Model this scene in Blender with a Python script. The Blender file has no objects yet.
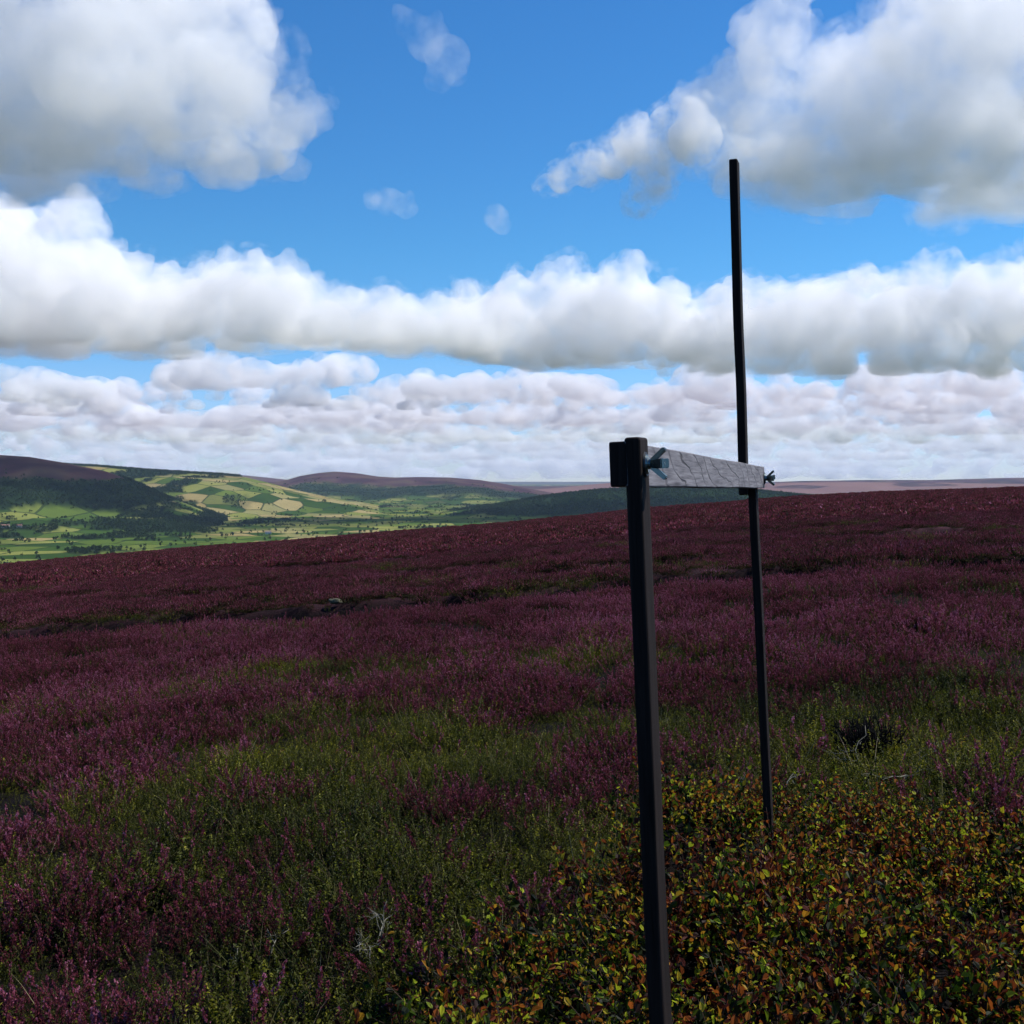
import bpy, bmesh, math, random, time
import numpy as np
from mathutils import Vector, Matrix
T0 = time.time()
S = bpy.context.scene
COL = S.collection
rng = np.random.default_rng(7)
random.seed(7)
R = math.radians

# ------------------------------------------------------------------ camera
F = 1200.0                       # focal length in pixels (1024 px frame)
HOR = 480.0                      # row of the true horizon
PITCH = -math.atan((512 - HOR) / F)
cam_d = bpy.data.cameras.new('camera')
cam_d.sensor_width = 36
cam_d.lens = 36 * F / 1024
cam_d.clip_start = 0.05
cam_d.clip_end = 400000
cam = bpy.data.objects.new('camera', cam_d)
cam.rotation_euler = (math.pi / 2 + PITCH, 0, 0)
COL.objects.link(cam)
S.camera = cam

def at(px, py, depth):
    """point seen at a pixel at the given forward distance (camera is the origin, +Y ahead)"""
    x = (px - 512) / F; yv = (512 - py) / F
    c, s = math.cos(PITCH), math.sin(PITCH)
    d = Vector((x, c - yv * s, s + yv * c))
    return d * (depth / d.y)

# ------------------------------------------------------------------ light
SUN_AZ, SUN_EL = 68.0, 51.0
sd = Vector((math.sin(R(SUN_AZ)) * math.cos(R(SUN_EL)), math.cos(R(SUN_AZ)) * math.cos(R(SUN_EL)), math.sin(R(SUN_EL))))
sl = bpy.data.lights.new('sun', 'SUN')
sl.energy = 4.8
sl.angle = R(0.5)
sl.color = (1.0, 0.955, 0.9)
so = bpy.data.objects.new('sun', sl)
so.rotation_euler = sd.to_track_quat('Z', 'Y').to_euler()
so.location = (0, 0, 50)
COL.objects.link(so)
w = bpy.data.worlds.new('World'); S.world = w
w.use_nodes = True
wn = w.node_tree.nodes; wl = w.node_tree.links
wn.clear()
sky = wn.new('ShaderNodeTexSky'); sky.sky_type = 'NISHITA'; sky.sun_disc = False
sky.sun_elevation = R(SUN_EL); sky.sun_rotation = R(SUN_AZ)
sky.altitude = 350; sky.air_density = 1.0; sky.dust_density = 0.0; sky.ozone_density = 2.0
bg = wn.new('ShaderNodeBackground'); bg.inputs['Strength'].default_value = 0.093
out = wn.new('ShaderNodeOutputWorld')
hs = wn.new('ShaderNodeHueSaturation'); hs.inputs['Saturation'].default_value = 1.22; hs.inputs['Hue'].default_value = .505
wb = wn.new('ShaderNodeMix'); wb.data_type = 'RGBA'; wb.blend_type = 'MULTIPLY'; wb.inputs['Factor'].default_value = 1
tc_ = wn.new('ShaderNodeTexCoord'); sx_ = wn.new('ShaderNodeSeparateXYZ'); wl.new(tc_.outputs['Generated'], sx_.inputs[0])
mr_ = wn.new('ShaderNodeMapRange'); mr_.interpolation_type = 'SMOOTHSTEP'; mr_.inputs['From Min'].default_value = -.02; mr_.inputs['From Max'].default_value = .2
tn_ = wn.new('ShaderNodeMix'); tn_.data_type = 'RGBA'; tn_.inputs['A'].default_value = (.66, .79, 1.32, 1); tn_.inputs['B'].default_value = (.48, .92, 1.13, 1)   # hand-tuned sky colour gradient: one tint at the horizon, one above
wl.new(sx_.outputs['Z'], mr_.inputs['Value']); wl.new(mr_.outputs[0], tn_.inputs['Factor']); wl.new(tn_.outputs['Result'], wb.inputs['B'])
wl.new(sky.outputs[0], hs.inputs['Color']); wl.new(hs.outputs[0], wb.inputs['A']); wl.new(wb.outputs['Result'], bg.inputs[0]); wl.new(bg.outputs[0], out.inputs[0])
S.view_settings.view_transform = 'Standard'
S.view_settings.look = 'None'
S.view_settings.exposure = 0.35
S.view_settings.gamma = 1.0
cy = S.cycles
cy.use_denoising = True
cy.use_adaptive_sampling = True
cy.adaptive_threshold = 0.03
cy.max_bounces = 26
cy.diffuse_bounces = 3
cy.glossy_bounces = 2
cy.transmission_bounces = 4
cy.transparent_max_bounces = 32
cy.volume_bounces = 10

# ------------------------------------------------------------------ small helpers
def tag(o, label=None, cat=None, group=None, kind=None):
    if label: o['label'] = label
    if cat: o['category'] = cat
    if group: o['group'] = group
    if kind: o['kind'] = kind
    return o

def link(name, me, parent=None, mat=None):
    o = bpy.data.objects.new(name, me)
    COL.objects.link(o)
    if parent: o.parent = parent
    if mat is not None and me is not None and not me.materials: me.materials.append(mat)
    return o

def mesh_np(name, verts, faces, mats=(), fmat=None, smooth=False):
    """faces: (n,3) or (n,4) int array"""
    me = bpy.data.meshes.new(name)
    v = np.asarray(verts, np.float32); f = np.asarray(faces, np.int32)
    k = f.shape[1]
    me.vertices.add(len(v)); me.vertices.foreach_set('co', v.ravel())
    me.loops.add(f.size); me.loops.foreach_set('vertex_index', f.ravel())
    me.polygons.add(len(f)); me.polygons.foreach_set('loop_start', np.arange(0, f.size, k, dtype=np.int32))
    for m in mats: me.materials.append(m)
    if fmat is not None: me.polygons.foreach_set('material_index', np.asarray(fmat, np.int32))
    me.polygons.foreach_set('use_smooth', np.full(len(f), bool(smooth)))
    me.update(calc_edges=True); me.validate()
    return me

# vectorised gradient noise -----------------------------------------
_P = np.random.default_rng(3).permutation(4096)
_G = np.random.default_rng(4).normal(size=(4096, 3)); _G /= np.linalg.norm(_G, axis=1)[:, None]
def pnoise(p):
    p = np.asarray(p, float)
    i = np.floor(p).astype(np.int64); f = p - i
    u = f * f * f * (f * (f * 6 - 15) + 10)
    r = np.zeros(len(p))
    for dx in (0, 1):
        for dy in (0, 1):
            for dz in (0, 1):
                h = _P[(_P[(_P[(i[:, 0] + dx) & 4095] + i[:, 1] + dy) & 4095] + i[:, 2] + dz) & 4095]
                g = _G[h]
                d = g[:, 0] * (f[:, 0] - dx) + g[:, 1] * (f[:, 1] - dy) + g[:, 2] * (f[:, 2] - dz)
                wgt = (u[:, 0] if dx else 1 - u[:, 0]) * (u[:, 1] if dy else 1 - u[:, 1]) * (u[:, 2] if dz else 1 - u[:, 2])
                r += wgt * d
    return r * 1.6
def fbm(p, octv=4, gain=0.5):
    r = 0; a = 1.0; p = np.asarray(p, float)
    for k in range(octv):
        r = r + a * pnoise(p * 2 ** k + 17.3 * k); a *= gain
    return r
def fbm2(x, y, octv=4, gain=0.5, z=0.37):
    x = np.asarray(x, float); y = np.asarray(y, float)
    return fbm(np.stack([x.ravel(), y.ravel(), np.full(x.size, z)], 1), octv, gain).reshape(x.shape)
def sstep(a, b, x):
    t = np.clip((np.asarray(x, float) - a) / (b - a), 0, 1)
    return t * t * (3 - 2 * t)
# ------------------------------------------------------------------ materials for land
def nodes_of(name):
    m = bpy.data.materials.new(name); m.use_nodes = True
    n = m.node_tree.nodes; n.clear()
    o = n.new('ShaderNodeOutputMaterial')
    return m, n, m.node_tree.links, o
def ramp(n, stops, interp='LINEAR'):
    r = n.new('ShaderNodeValToRGB'); r.color_ramp.interpolation = interp
    e = r.color_ramp.elements
    while len(e) < len(stops): e.new(0.5)
    for k, (p, c) in enumerate(stops):
        e[k].position = p; e[k].color = (*c, 1)
    return r
def math_(n, L, op, a, b=None, clamp=False):
    m = n.new('ShaderNodeMath'); m.operation = op; m.use_clamp = clamp
    for i, v in enumerate((a, b)):
        if v is None: continue
        if isinstance(v, (int, float)): m.inputs[i].default_value = v
        else: L.new(v, m.inputs[i])
    return m.outputs[0]
def mix(n, L, fac, a, b):
    m = n.new('ShaderNodeMix'); m.data_type = 'RGBA'
    for sock, v in ((m.inputs['Factor'], fac), (m.inputs['A'], a), (m.inputs['B'], b)):
        if isinstance(v, (int, float)): sock.default_value = v
        elif isinstance(v, tuple): sock.default_value = (*v, 1)
        else: L.new(v, sock)
    return m.outputs['Result']

def plant_mat(name, stops, transl=.35, rough=.6, spec=.2, tint_amt=.5, attr='v'):
    """colour picked per leaf or floret (mesh attribute v) and shifted a little per plant (tint)"""
    m, n, L, o = nodes_of(name)
    a = n.new('ShaderNodeAttribute'); a.attribute_name = attr
    t = n.new('ShaderNodeAttribute'); t.attribute_type = 'INSTANCER'; t.attribute_name = 'tint'
    s = math_(n, L, 'ADD', a.outputs['Fac'], math_(n, L, 'MULTIPLY', math_(n, L, 'SUBTRACT', t.outputs['Fac'], .5), tint_amt), True)
    r = ramp(n, stops); L.new(s, r.inputs[0])
    p = n.new('ShaderNodeBsdfPrincipled'); L.new(r.outputs[0], p.inputs['Base Color'])
    p.inputs['Roughness'].default_value = rough; p.inputs['Specular IOR Level'].default_value = spec
    tr = n.new('ShaderNodeBsdfTranslucent'); L.new(r.outputs[0], tr.inputs['Color'])
    mx = n.new('ShaderNodeMixShader'); mx.inputs[0].default_value = transl
    L.new(p.outputs[0], mx.inputs[1]); L.new(tr.outputs[0], mx.inputs[2]); L.new(mx.outputs[0], o.inputs['Surface'])
    return m

M_FLOWER = plant_mat('heather_flower', [(0, (.026, .013, .01)), (.28, (.08, .023, .024)), (.55, (.175, .04, .051)), (.8, (.3, .073, .112)), (1, (.52, .2, .29))], .3, .8, .1)  # palest stops put sunlit highlights into the flower colour
M_SPRIG = plant_mat('heather_leaf', [(0, (.01, .01, .005)), (.4, (.028, .03, .009)), (.75, (.06, .045, .016)), (1, (.1, .085, .025))], .15, .8, .1)
M_GREEN = plant_mat('crowberry_leaf', [(0, (.005, .009, .002)), (.3, (.03, .039, .004)), (.6, (.1, .11, .008)), (.86, (.29, .265, .018)), (1, (.26, .12, .025))], .35, .6, .2)
M_GRASS = plant_mat('moor_grass', [(0, (.03, .04, .012)), (.5, (.09, .09, .025)), (.85, (.2, .17, .06)), (1, (.4, .34, .2))], .3, .7, .15)
M_BILB = plant_mat('bilberry_leaf', [(0, (.005, .008, .002)), (.24, (.012, .022, .003)), (.36, (.06, .1, .006)), (.45, (.34, .39, .018)), (.52, (.36, .23, .016)), (.61, (.28, .075, .012)), (.74, (.08, .014, .008)), (1, (.02, .006, .004))], .45, .55, .14, .35)
M_TWIG = plant_mat('twig_bark', [(0, (.02, .013, .01)), (1, (.06, .04, .028))], 0, .9, .1)

# ------------------------------------------------------------------ the lie of the land (camera eye at z = 0)
SKX = np.array([-900, -400, 0, 100, 200, 300, 400, 500, 620, 700, 800, 900, 1024, 1400, 1900])
SKY_ = np.array([628, 592, 562, 553, 545, 537, 529, 521, 509, 501.5, 494, 489, 484.5, 476, 476]) - 3.0
EYE = 1.78                       # eye above the soil
CREST = 330.0
BPX = np.array([368, 462, 526, 586, 645, 690, 760, 860, 1024, 1500]); BPY = np.array([1060, 968, 926, 866, 806, 786, 784, 790, 797, 800])
BPY = np.interp(BPX, SKX, SKY_) + (BPY - np.interp(BPX, SKX, SKY_)) / .86
def pix(x, y):
    """where a ground point would sit across and down the view: used to lay out plant communities"""
    yy = np.maximum(y, 1.2)
    px = 512 + F * x / yy
    return px, np.interp(px, SKX, SKY_) + F * 1.56 / yy
def bilb(x, y):
    px, py = pix(x, y)
    edge = 22 * fbm2(x * 1.6, y * 1.6, 3, z=2.2)
    d = py + edge - np.interp(px, BPX, BPY)
    return sstep(-4, 22, d) * (y > .3) * sstep(300, 380, px)
SCARS = ((28, .8, .6, 1), (37, .7, .35, 7), (47, 1.0, .5, 2), (62, 1.2, .5, 6), (80, 1.6, .6, 3), (112, 2.2, .7, 4), (155, 2.6, .8, 5), (215, 3.2, 1.0, 8))
def scar_parts(x, y):
    wv = fbm2(x / 11, x * 0, 4, z=3.1)
    for (y0, wd, dep, k) in SCARS:
        on = sstep(-.05, .22, fbm2(x / (y0 * .2) + 11 * k, x * 0 + k, 3, z=k * 1.7) + (1.2 if k == 1 else -.16))
        yc = y0 + (1.1 if k == 1 else 2.4) * wv * y0 / 28 - x * .05 * k
        yield y - yc, wd, dep * on
def ditch(x, y):
    s = 0
    for d, wd, dep in scar_parts(x, y):
        s = s + dep * np.where(d < 0, np.exp(-(d / (4.5 * wd)) ** 2), np.exp(-(d / (.45 * wd)) ** 2))
    return s
def bare(x, y):
    s = 0
    for d, wd, dep in scar_parts(x, y):
        s = np.maximum(s, np.clip(dep * 2.2, 0, 1) * sstep(-.5 * wd, -.1 * wd, d) * sstep(.75 * wd, .4 * wd, d))
    return s
def moor_z(x, y):
    x = np.asarray(x, float); y = np.asarray(y, float)
    yd = np.maximum(y, 0)
    px = 512 + F * x / np.maximum(yd, 6)
    sk = np.interp(px, SKX, SKY_)
    z = -EYE + yd * (HOR - sk) / F + np.where(y < 6, x * (6 - np.minimum(y, 6)) * .004, 0)
    amp = np.clip(yd / 40, .25, 1)
    z = z + .12 * amp * fbm2(x / 2.3, y / 2.3, 3) + .35 * np.clip(yd / 120 - .1, 0, 1) * fbm2(x / 24, y / 24, 3, z=1.1)
    z = z - ditch(x, y) + .1 * np.clip(1.3 - yd / 60, .3, 1) * np.abs(fbm2(x / 1.1, y / 1.3, 2, z=15.5))
    bl = bilb(x, y)
    z = z + .24 * bl + bl * (.13 * fbm2(x / .62, y / .62, 2, z=41.5) - .03)
    over = np.maximum(y - CREST, 0)
    z = z - np.where(over < 450, .00042 * over ** 2, .00042 * 450 ** 2 + .378 * (over - 450))
    return z

# ------------------------------------------------------------------ the moor itself, one sheet
def moor():
    ys = np.concatenate([np.linspace(-14, 1, 26), np.geomspace(1.15, 900, 900)])
    us = np.linspace(-1, 1, 520)
    Y, U = np.meshgrid(ys, us, indexing='ij')
    X = U * (10 + np.maximum(Y, 0) * 1.05)
    Z = moor_z(X, Y)
    ny, nx = X.shape
    i = np.arange(ny * nx).reshape(ny, nx)
    f = np.stack([i[:-1, :-1], i[:-1, 1:], i[1:, 1:], i[1:, :-1]], -1).reshape(-1, 4)
    m, n, L, o = nodes_of('peat_and_litter')
    g = n.new('ShaderNodeNewGeometry')
    def noise(sc, det=4, rough=.6):
        t = n.new('ShaderNodeTexNoise'); t.inputs['Scale'].default_value = sc; t.inputs['Detail'].default_value = det
        t.inputs['Roughness'].default_value = rough; L.new(g.outputs['Position'], t.inputs['Vector']); return t.outputs['Fac']
    a = ramp(n, [(.3, (.003, .0024, .002)), (.55, (.006, .004, .0035)), (.75, (.012, .008, .006))]); L.new(noise(9, 6), a.inputs[0])
    b = ramp(n, [(.35, (.016, .007, .008)), (.6, (.05, .014, .021))]); L.new(noise(.9, 6, .7), b.inputs[0])
    at_ = n.new('ShaderNodeAttribute'); at_.attribute_name = 'bloom'
    col = mix(n, L, at_.outputs['Fac'], a.outputs[0], b.outputs[0])
    p = n.new('ShaderNodeBsdfPrincipled'); L.new(col, p.inputs['Base Color']); p.inputs['Roughness'].default_value = .95
    p.inputs['Specular IOR Level'].default_value = .1
    bp = n.new('ShaderNodeBump'); bp.inputs['Strength'].default_value = .8; bp.inputs['Distance'].default_value = .08
    L.new(noise(14, 6, .7), bp.inputs['Height']); L.new(bp.outputs[0], p.inputs['Normal'])
    L.new(p.outputs[0], o.inputs['Surface'])
    me = mesh_np('moor', np.stack([X, Y, Z], -1).reshape(-1, 3), f, (m,), smooth=True)
    at2 = me.attributes.new('bloom', 'FLOAT', 'POINT')
    at2.data.foreach_set('value', (sstep(11, 45, Y) * (1 - bare(X, Y))).astype(np.float32).ravel())
    tag(link('moor', me), kind='structure')
moor()

# ------------------------------------------------------------------ plant builder: (verts, quads, per-face value, per-face material slot)
class Plant:
    def __init__(s): s.v = []; s.f = []; s.a = []; s.m = []
    def quad(s, p0, p1, p2, p3, val, mat):
        k = len(s.v); s.v += [p0, p1, p2, p3]; s.f.append((k, k + 1, k + 2, k + 3)); s.a.append(val); s.m.append(mat)
    def strip(s, p, q, side, w0, w1, val, mat):
        s.quad(p - side * w0, p + side * w0, q + side * w1, q - side * w1, val, mat)
    def leaf(s, p, d, up, ln, wd, val, mat, fold=.25):
        """pointed oval leaf folded along its midrib"""
        d = d / np.linalg.norm(d); sd_ = np.cross(d, up); sd_ /= np.linalg.norm(sd_) + 1e-9; nn = np.cross(sd_, d)
        a, b, c = p + d * ln * .35, p + d * ln * .7, p + d * ln - nn * ln * .12
        for sg in (-1, 1):
            e1 = p + d * ln * .3 + sd_ * sg * wd * .5 + nn * wd * fold; e2 = p + d * ln * .68 + sd_ * sg * wd * .42 + nn * wd * fold
            s.quad(p, e1, e2, c, val, mat)
    def mesh(s, name, mats):
        me = mesh_np(name, np.array(s.v), np.array(s.f), mats, s.m)
        at_ = me.attributes.new('v', 'FLOAT', 'FACE'); at_.data.foreach_set('value', np.array(s.a, np.float32))
        return me
def unit(v): return v / (np.linalg.norm(v) + 1e-9)
Z3 = np.array([0, 0, 1.0])
def rand_side(g, d):
    v = np.cross(d, g.normal(size=3)); return unit(v)

def heather_plant(g, detail, nst, spread, hmin, hmax):
    P = Plant()
    for _ in range(nst):
        ang = g.uniform(0, 6.283); rr = spread * math.sqrt(g.uniform())
        base = np.array([rr * math.cos(ang), rr * math.sin(ang), -.02])
        ln = g.uniform(hmin, hmax)
        d = unit(np.array([math.cos(ang) * .55 * rr / max(spread, .01), math.sin(ang) * .55 * rr / max(spread, .01), 1.0]) + g.normal(size=3) * .2)
        bend = g.normal(size=3) * .12; bend[2] = 0
        def pt(t): return base + d * ln * t + bend * ln * t * t
        fl = g.uniform(.5, .7)             # flowers start here
        bloom = g.uniform() > (.22 if detail == 2 else .1)
        sdv = rand_side(g, d)
        P.strip(pt(0), pt(fl), sdv, .0016, .0012, g.uniform(0, .5), 2)
        if detail == 2:
            for _ in range(16):
                t = g.uniform(.12, fl + .08); q = pt(t); dd = unit(rand_side(g, d) + d * .8)
                P.leaf(q, dd, d, g.uniform(.008, .02), .004, g.uniform(), 1)
            if bloom:
                for k in range(34):
                    t = fl + (1 - fl) * (k + g.uniform()) / 34
                    rad = .0085 * (1.15 - .75 * (t - fl) / (1 - fl))
                    o_ = rand_side(g, d); q = pt(t) + o_ * rad * g.uniform(.4, 1)
                    s2 = np.cross(o_, d); sz = g.uniform(.0028, .0048)
                    val = np.clip(g.normal(.4 + .35 * (t - fl) / (1 - fl), .2), 0, 1)  # florets coloured paler towards the tip, as if sunlit
                    dn = unit(o_ * .6 + d * g.uniform(-.6, .6))
                    P.quad(q - s2 * sz, q + dn * sz * .6 - d * sz, q + s2 * sz, q + d * sz * 1.3 + dn * sz, val, 0)
                    P.quad(q - d * sz, q + o_ * sz * 1.4 - s2 * sz * .4, q + d * sz * 1.4, q - o_ * sz * .3 + s2 * sz * .6, val, 0)
            else:
                for _ in range(14):
                    t = g.uniform(fl, 1); P.leaf(pt(t), unit(rand_side(g, d) + d), d, .014, .004, g.uniform(.3, 1), 1)
        else:
            w_ = .0065 if detail == 1 else .03
            for _ in range(4):
                t = g.uniform(.1, fl); dd = unit(rand_side(g, d) + d * .7)
                P.leaf(pt(t), dd, d, .05, .018, g.uniform(), 1)
            nseg = 3
            for k in range(nseg):
                t0, t1 = fl + (1 - fl) * k / nseg, fl + (1 - fl) * (k + 1) / nseg
                for s_ in range(2):
                    sd2 = unit(rand_side(g, d))
                    val = np.clip(g.normal(.55, .2), 0, 1) if bloom else g.uniform(0, .35)
                    P.strip(pt(t0), pt(t1), sd2, w_ * (1 - .22 * k) * g.uniform(.6, 1.2), w_ * (.75 - .22 * k) * g.uniform(.6, 1.2), val, 0 if bloom else 1)
    return P
def cushion_plant(g, n=190, rad=.5, h=.3):
    """far-off heather bush: a low dome of flower sprays"""
    P = Plant()
    for _ in range(n):
        a = g.uniform(0, 6.283); r = math.sqrt(g.uniform()) * rad
        zc = h * math.sqrt(max(0, 1 - (r / rad) ** 2)) * g.uniform(.55, 1.1)
        p = np.array([r * math.cos(a), r * math.sin(a), zc]); d = unit(np.array([math.cos(a) * r / rad * .7, math.sin(a) * r / rad * .7, 1]) + g.normal(size=3) * .5)
        top = g.uniform() > .22
        P.strip(p - d * .045, p + d * .045, rand_side(g, d), .024, .014, np.clip(g.normal(.45, .18), 0, 1) if top else g.uniform(), 0 if top else 1)
    return P
def crowberry_plant(g):
    P = Plant()
    for _ in range(9):
        a = g.uniform(0, 6.283); r = .07 * math.sqrt(g.uniform())
        base = np.array([r * math.cos(a), r * math.sin(a), -.02]); ln = g.uniform(.07, .18)
        d = unit(np.array([math.cos(a) * .5, math.sin(a) * .5, 1]) + g.normal(size=3) * .4)
        P.strip(base, base + d * ln, rand_side(g, d), .001, .0008, g.uniform(), 2)
        sh = g.uniform(0, .55)
        for k in range(17):
            t = .2 + .8 * k / 16; dd = unit(rand_side(g, d) + d * .7)
            P.leaf(base + d * ln * t, dd, d, g.uniform(.008, .016), g.uniform(.004, .008), np.clip(sh * .6 + .45 * t * g.uniform(.5, 1.2), 0, 1), 1)
    return P
def grass_plant(g, n=16, h0=.1, h1=.3):
    P = Plant()
    for _ in range(n):
        a = g.uniform(0, 6.283); r = .05 * math.sqrt(g.uniform())
        p = np.array([r * math.cos(a), r * math.sin(a), -.02]); ln = g.uniform(h0, h1)
        d = unit(np.array([math.cos(a) * .4, math.sin(a) * .4, 1]) + g.normal(size=3) * .25); val = g.uniform() ** 1.3
        dr = np.array([d[0], d[1], -.25]) * g.uniform(.2, 1.0); w_ = .0016; sd2 = rand_side(g, d)
        pts = [p + d * ln * t + dr * ln * t * t for t in (0, .4, .75, 1)]
        for k in range(3): P.strip(pts[k], pts[k + 1], sd2, w_ * (1 - k * .3), w_ * (.7 - k * .33), val, 1)
    return P
def bilberry_plant(g):
    P = Plant()
    def shoot(base, d, ln, nl, lv):
        bend = g.normal(size=3) * .18; bend[2] = abs(bend[2]) * .5
        def pt(t): return base + d * ln * t + bend * ln * t * t
        P.strip(pt(0), pt(.5), rand_side(g, d), .0018, .0014, g.uniform(), 2); P.strip(pt(.5), pt(1), rand_side(g, d), .0014, .0007, g.uniform(), 2)
        hue = g.uniform(.1, .85)
        ph = g.uniform(0, 6.28)
        for k in range(nl):
            t = .15 + .85 * (k + g.uniform(0, .6)) / nl
            s1 = rand_side(g, d); dd = unit(s1 * .8 + d * g.uniform(.5, 1.5))
            up = unit(d + g.normal(size=3) * .35)
            sz = g.uniform(.014, .035) * (1.1 - .3 * t)
            P.leaf(pt(t), dd, up, sz, sz * g.uniform(.5, .66), np.clip(hue + g.normal() * .17, 0, 1), 1, g.uniform(.05, .3))
        if lv:
            for _ in range(g.integers(2, 4)):
                t = g.uniform(.3, .8); shoot(pt(t), unit(d + g.normal(size=3) * .55), ln * g.uniform(.35, .6), int(nl * .6), 0)
    for _ in range(4):
        a = g.uniform(0, 6.283); r = .07 * math.sqrt(g.uniform())
        d = unit(np.array([math.cos(a) * .45, math.sin(a) * .45, 1]) + g.normal(size=3) * .15)
        shoot(np.array([r * math.cos(a), r * math.sin(a), -.03]), d, g.uniform(.18, .31), 12, 1)
    return P

def protos(name, fn, n, mats, seed):
    c = bpy.data.collections.new(name)
    for k in range(n):
        g = np.random.default_rng(seed + k)
        c.objects.link(bpy.data.objects.new(name, fn(g).mesh(name, mats)))
    return c

def scatter(name, coll, P, rot, scl, tint, label=None, cat=None):
    """plants of one kind set out over the ground: one object"""
    n = len(P)
    me = bpy.data.meshes.new(name); me.vertices.add(n); me.vertices.foreach_set('co', np.asarray(P, np.float32).ravel())
    for nm, ty, dat in (('rot', 'FLOAT_VECTOR', rot), ('scl', 'FLOAT', scl), ('tint', 'FLOAT', tint)):
        a = me.attributes.new(nm, ty, 'POINT'); a.data.foreach_set('vector' if ty == 'FLOAT_VECTOR' else 'value', np.asarray(dat, np.float32).ravel())
    o = link(name, me)
    ng = bpy.data.node_groups.new(name, 'GeometryNodeTree')
    ng.interface.new_socket('Geometry', in_out='INPUT', socket_type='NodeSocketGeometry')
    ng.interface.new_socket('Geometry', in_out='OUTPUT', socket_type='NodeSocketGeometry')
    N, L = ng.nodes, ng.links
    gi, go = N.new('NodeGroupInput'), N.new('NodeGroupOutput')
    ci = N.new('GeometryNodeCollectionInfo'); ci.inputs['Collection'].default_value = coll
    ci.inputs['Separate Children'].default_value = True; ci.inputs['Reset Children'].default_value = True
    ip = N.new('GeometryNodeInstanceOnPoints'); ip.inputs['Pick Instance'].default_value = True
    rv = N.new('FunctionNodeRandomValue'); rv.data_type = 'INT'; rv.inputs['Min'].default_value = 0 if False else 0
    for s_ in rv.inputs:
        if s_.type == 'INT' and s_.name == 'Max': s_.default_value = 1000
    def attr(nm, ty):
        a = N.new('GeometryNodeInputNamedAttribute'); a.data_type = ty; a.inputs['Name'].default_value = nm; return a.outputs['Attribute']
    er = N.new('FunctionNodeEulerToRotation')
    L.new(gi.outputs[0], ip.inputs['Points']); L.new(ci.outputs[0], ip.inputs['Instance'])
    L.new([s_ for s_ in rv.outputs if s_.type == 'INT'][0], ip.inputs['Instance Index'])
    L.new(attr('rot', 'FLOAT_VECTOR'), er.inputs[0]); L.new(er.outputs[0], ip.inputs['Rotation'])
    L.new(attr('scl', 'FLOAT'), ip.inputs['Scale'])
    L.new(ip.outputs[0], go.inputs[0])
    md = o.modifiers.new('plants', 'NODES'); md.node_group = ng
    tag(o, label, cat, kind='stuff')
    print(name, n, round(time.time() - T0, 1))
    return o

def strew(y0, y1, dens, seed, side=1.32, pad=1.2):
    """even random points over the wedge of ground ahead between two distances"""
    g = np.random.default_rng(seed)
    n = int(dens * (pad * 2 * (y1 - y0) + .4267 * side * (y1 ** 2 - y0 ** 2)))
    m = int(n * 2.2) + 1000
    y = g.uniform(y0, y1, m); hw = pad + .4267 * side * y
    keep = g.uniform(0, pad + .4267 * side * y1, m) < hw
    y = y[keep][:n]; x = g.uniform(-1, 1, len(y)) * (pad + .4267 * side * y)
    return x, y, g

def heather_mask(x, y):
    px, py = pix(x, y)
    edge = 34 * fbm2(x * .55, y * .55, 3, z=5.5) + 26 * fbm2(x * 2.0, y * 2.0, 2, z=6.5)
    lim = np.interp(px, [-200, 0, 150, 215, 300, 430, 520, 640, 800, 1024, 1300], [870, 835, 770, 742, 728, 708, 712, 694, 684, 668, 660])
    full = sstep(26, -18, py + edge - lim)
    patch = fbm2(x * .8 + 3, y * .8, 3, z=8.8)
    clump = sstep(.29, .53, patch + .25 * np.exp(-(((px - 390) / 110) ** 2 + ((py - 790) / 30) ** 2)) + .3 * np.exp(-(((px - 250) / 150) ** 2 + ((py - 925) / 45) ** 2))
                  + .3 * np.exp(-(((px - 540) / 60) ** 2 + ((py - 880) / 45) ** 2)) + .3 * np.exp(-(((px - 960) / 80) ** 2 + ((py - 780) / 22) ** 2)) + .35 * np.exp(-(((px - 30) / 70) ** 2 + ((py - 1000) / 60) ** 2)))
    # olive glades out in the heather
    gl = fbm2(x * .16, y * .28, 3, z=12.3)
    glade = sstep(.2, .44, gl) * sstep(10, 14, y) * (1 - sstep(60, 110, y)) * .85
    h = np.maximum(np.maximum(full * (1 - glade), clump * .9), .05 + .1 * sstep(-.1, .5, patch))
    return h * (1 - bilb(x, y))

def bush(x, y):
    return fbm2(x / .75, y / .95, 3, z=21.5) + .6 * fbm2(x / 3.1, y / 3.6, 2, z=23.5)
def plant_field(name, coll, y0, y1, dens, seed, maskf, scl=(.8, 1.2), tilt=.15, tintf=None, grow=.45, label=None, cat=None):
    x, y, g = strew(y0, y1, dens, seed)
    k = g.uniform(size=len(x)) < maskf(x, y)
    x, y = x[k], y[k]
    P = np.stack([x, y, moor_z(x, y)], 1)
    rot = np.stack([g.normal(0, tilt, len(x)), g.normal(0, tilt, len(x)), g.uniform(0, 6.283, len(x))], 1)
    sc = g.uniform(*scl, len(x)) * np.clip(1 + grow * bush(x, y), .45, 1.6)
    ti = .5 + np.clip(.55 - y / 130, .22, .5) * fbm2(x * .35, y * .35, 3, z=9.1) + g.normal(0, .12, len(x)) if tintf is None else tintf(x, y, g)
    return scatter(name, coll, P, rot, sc, ti, label, cat)

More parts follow.
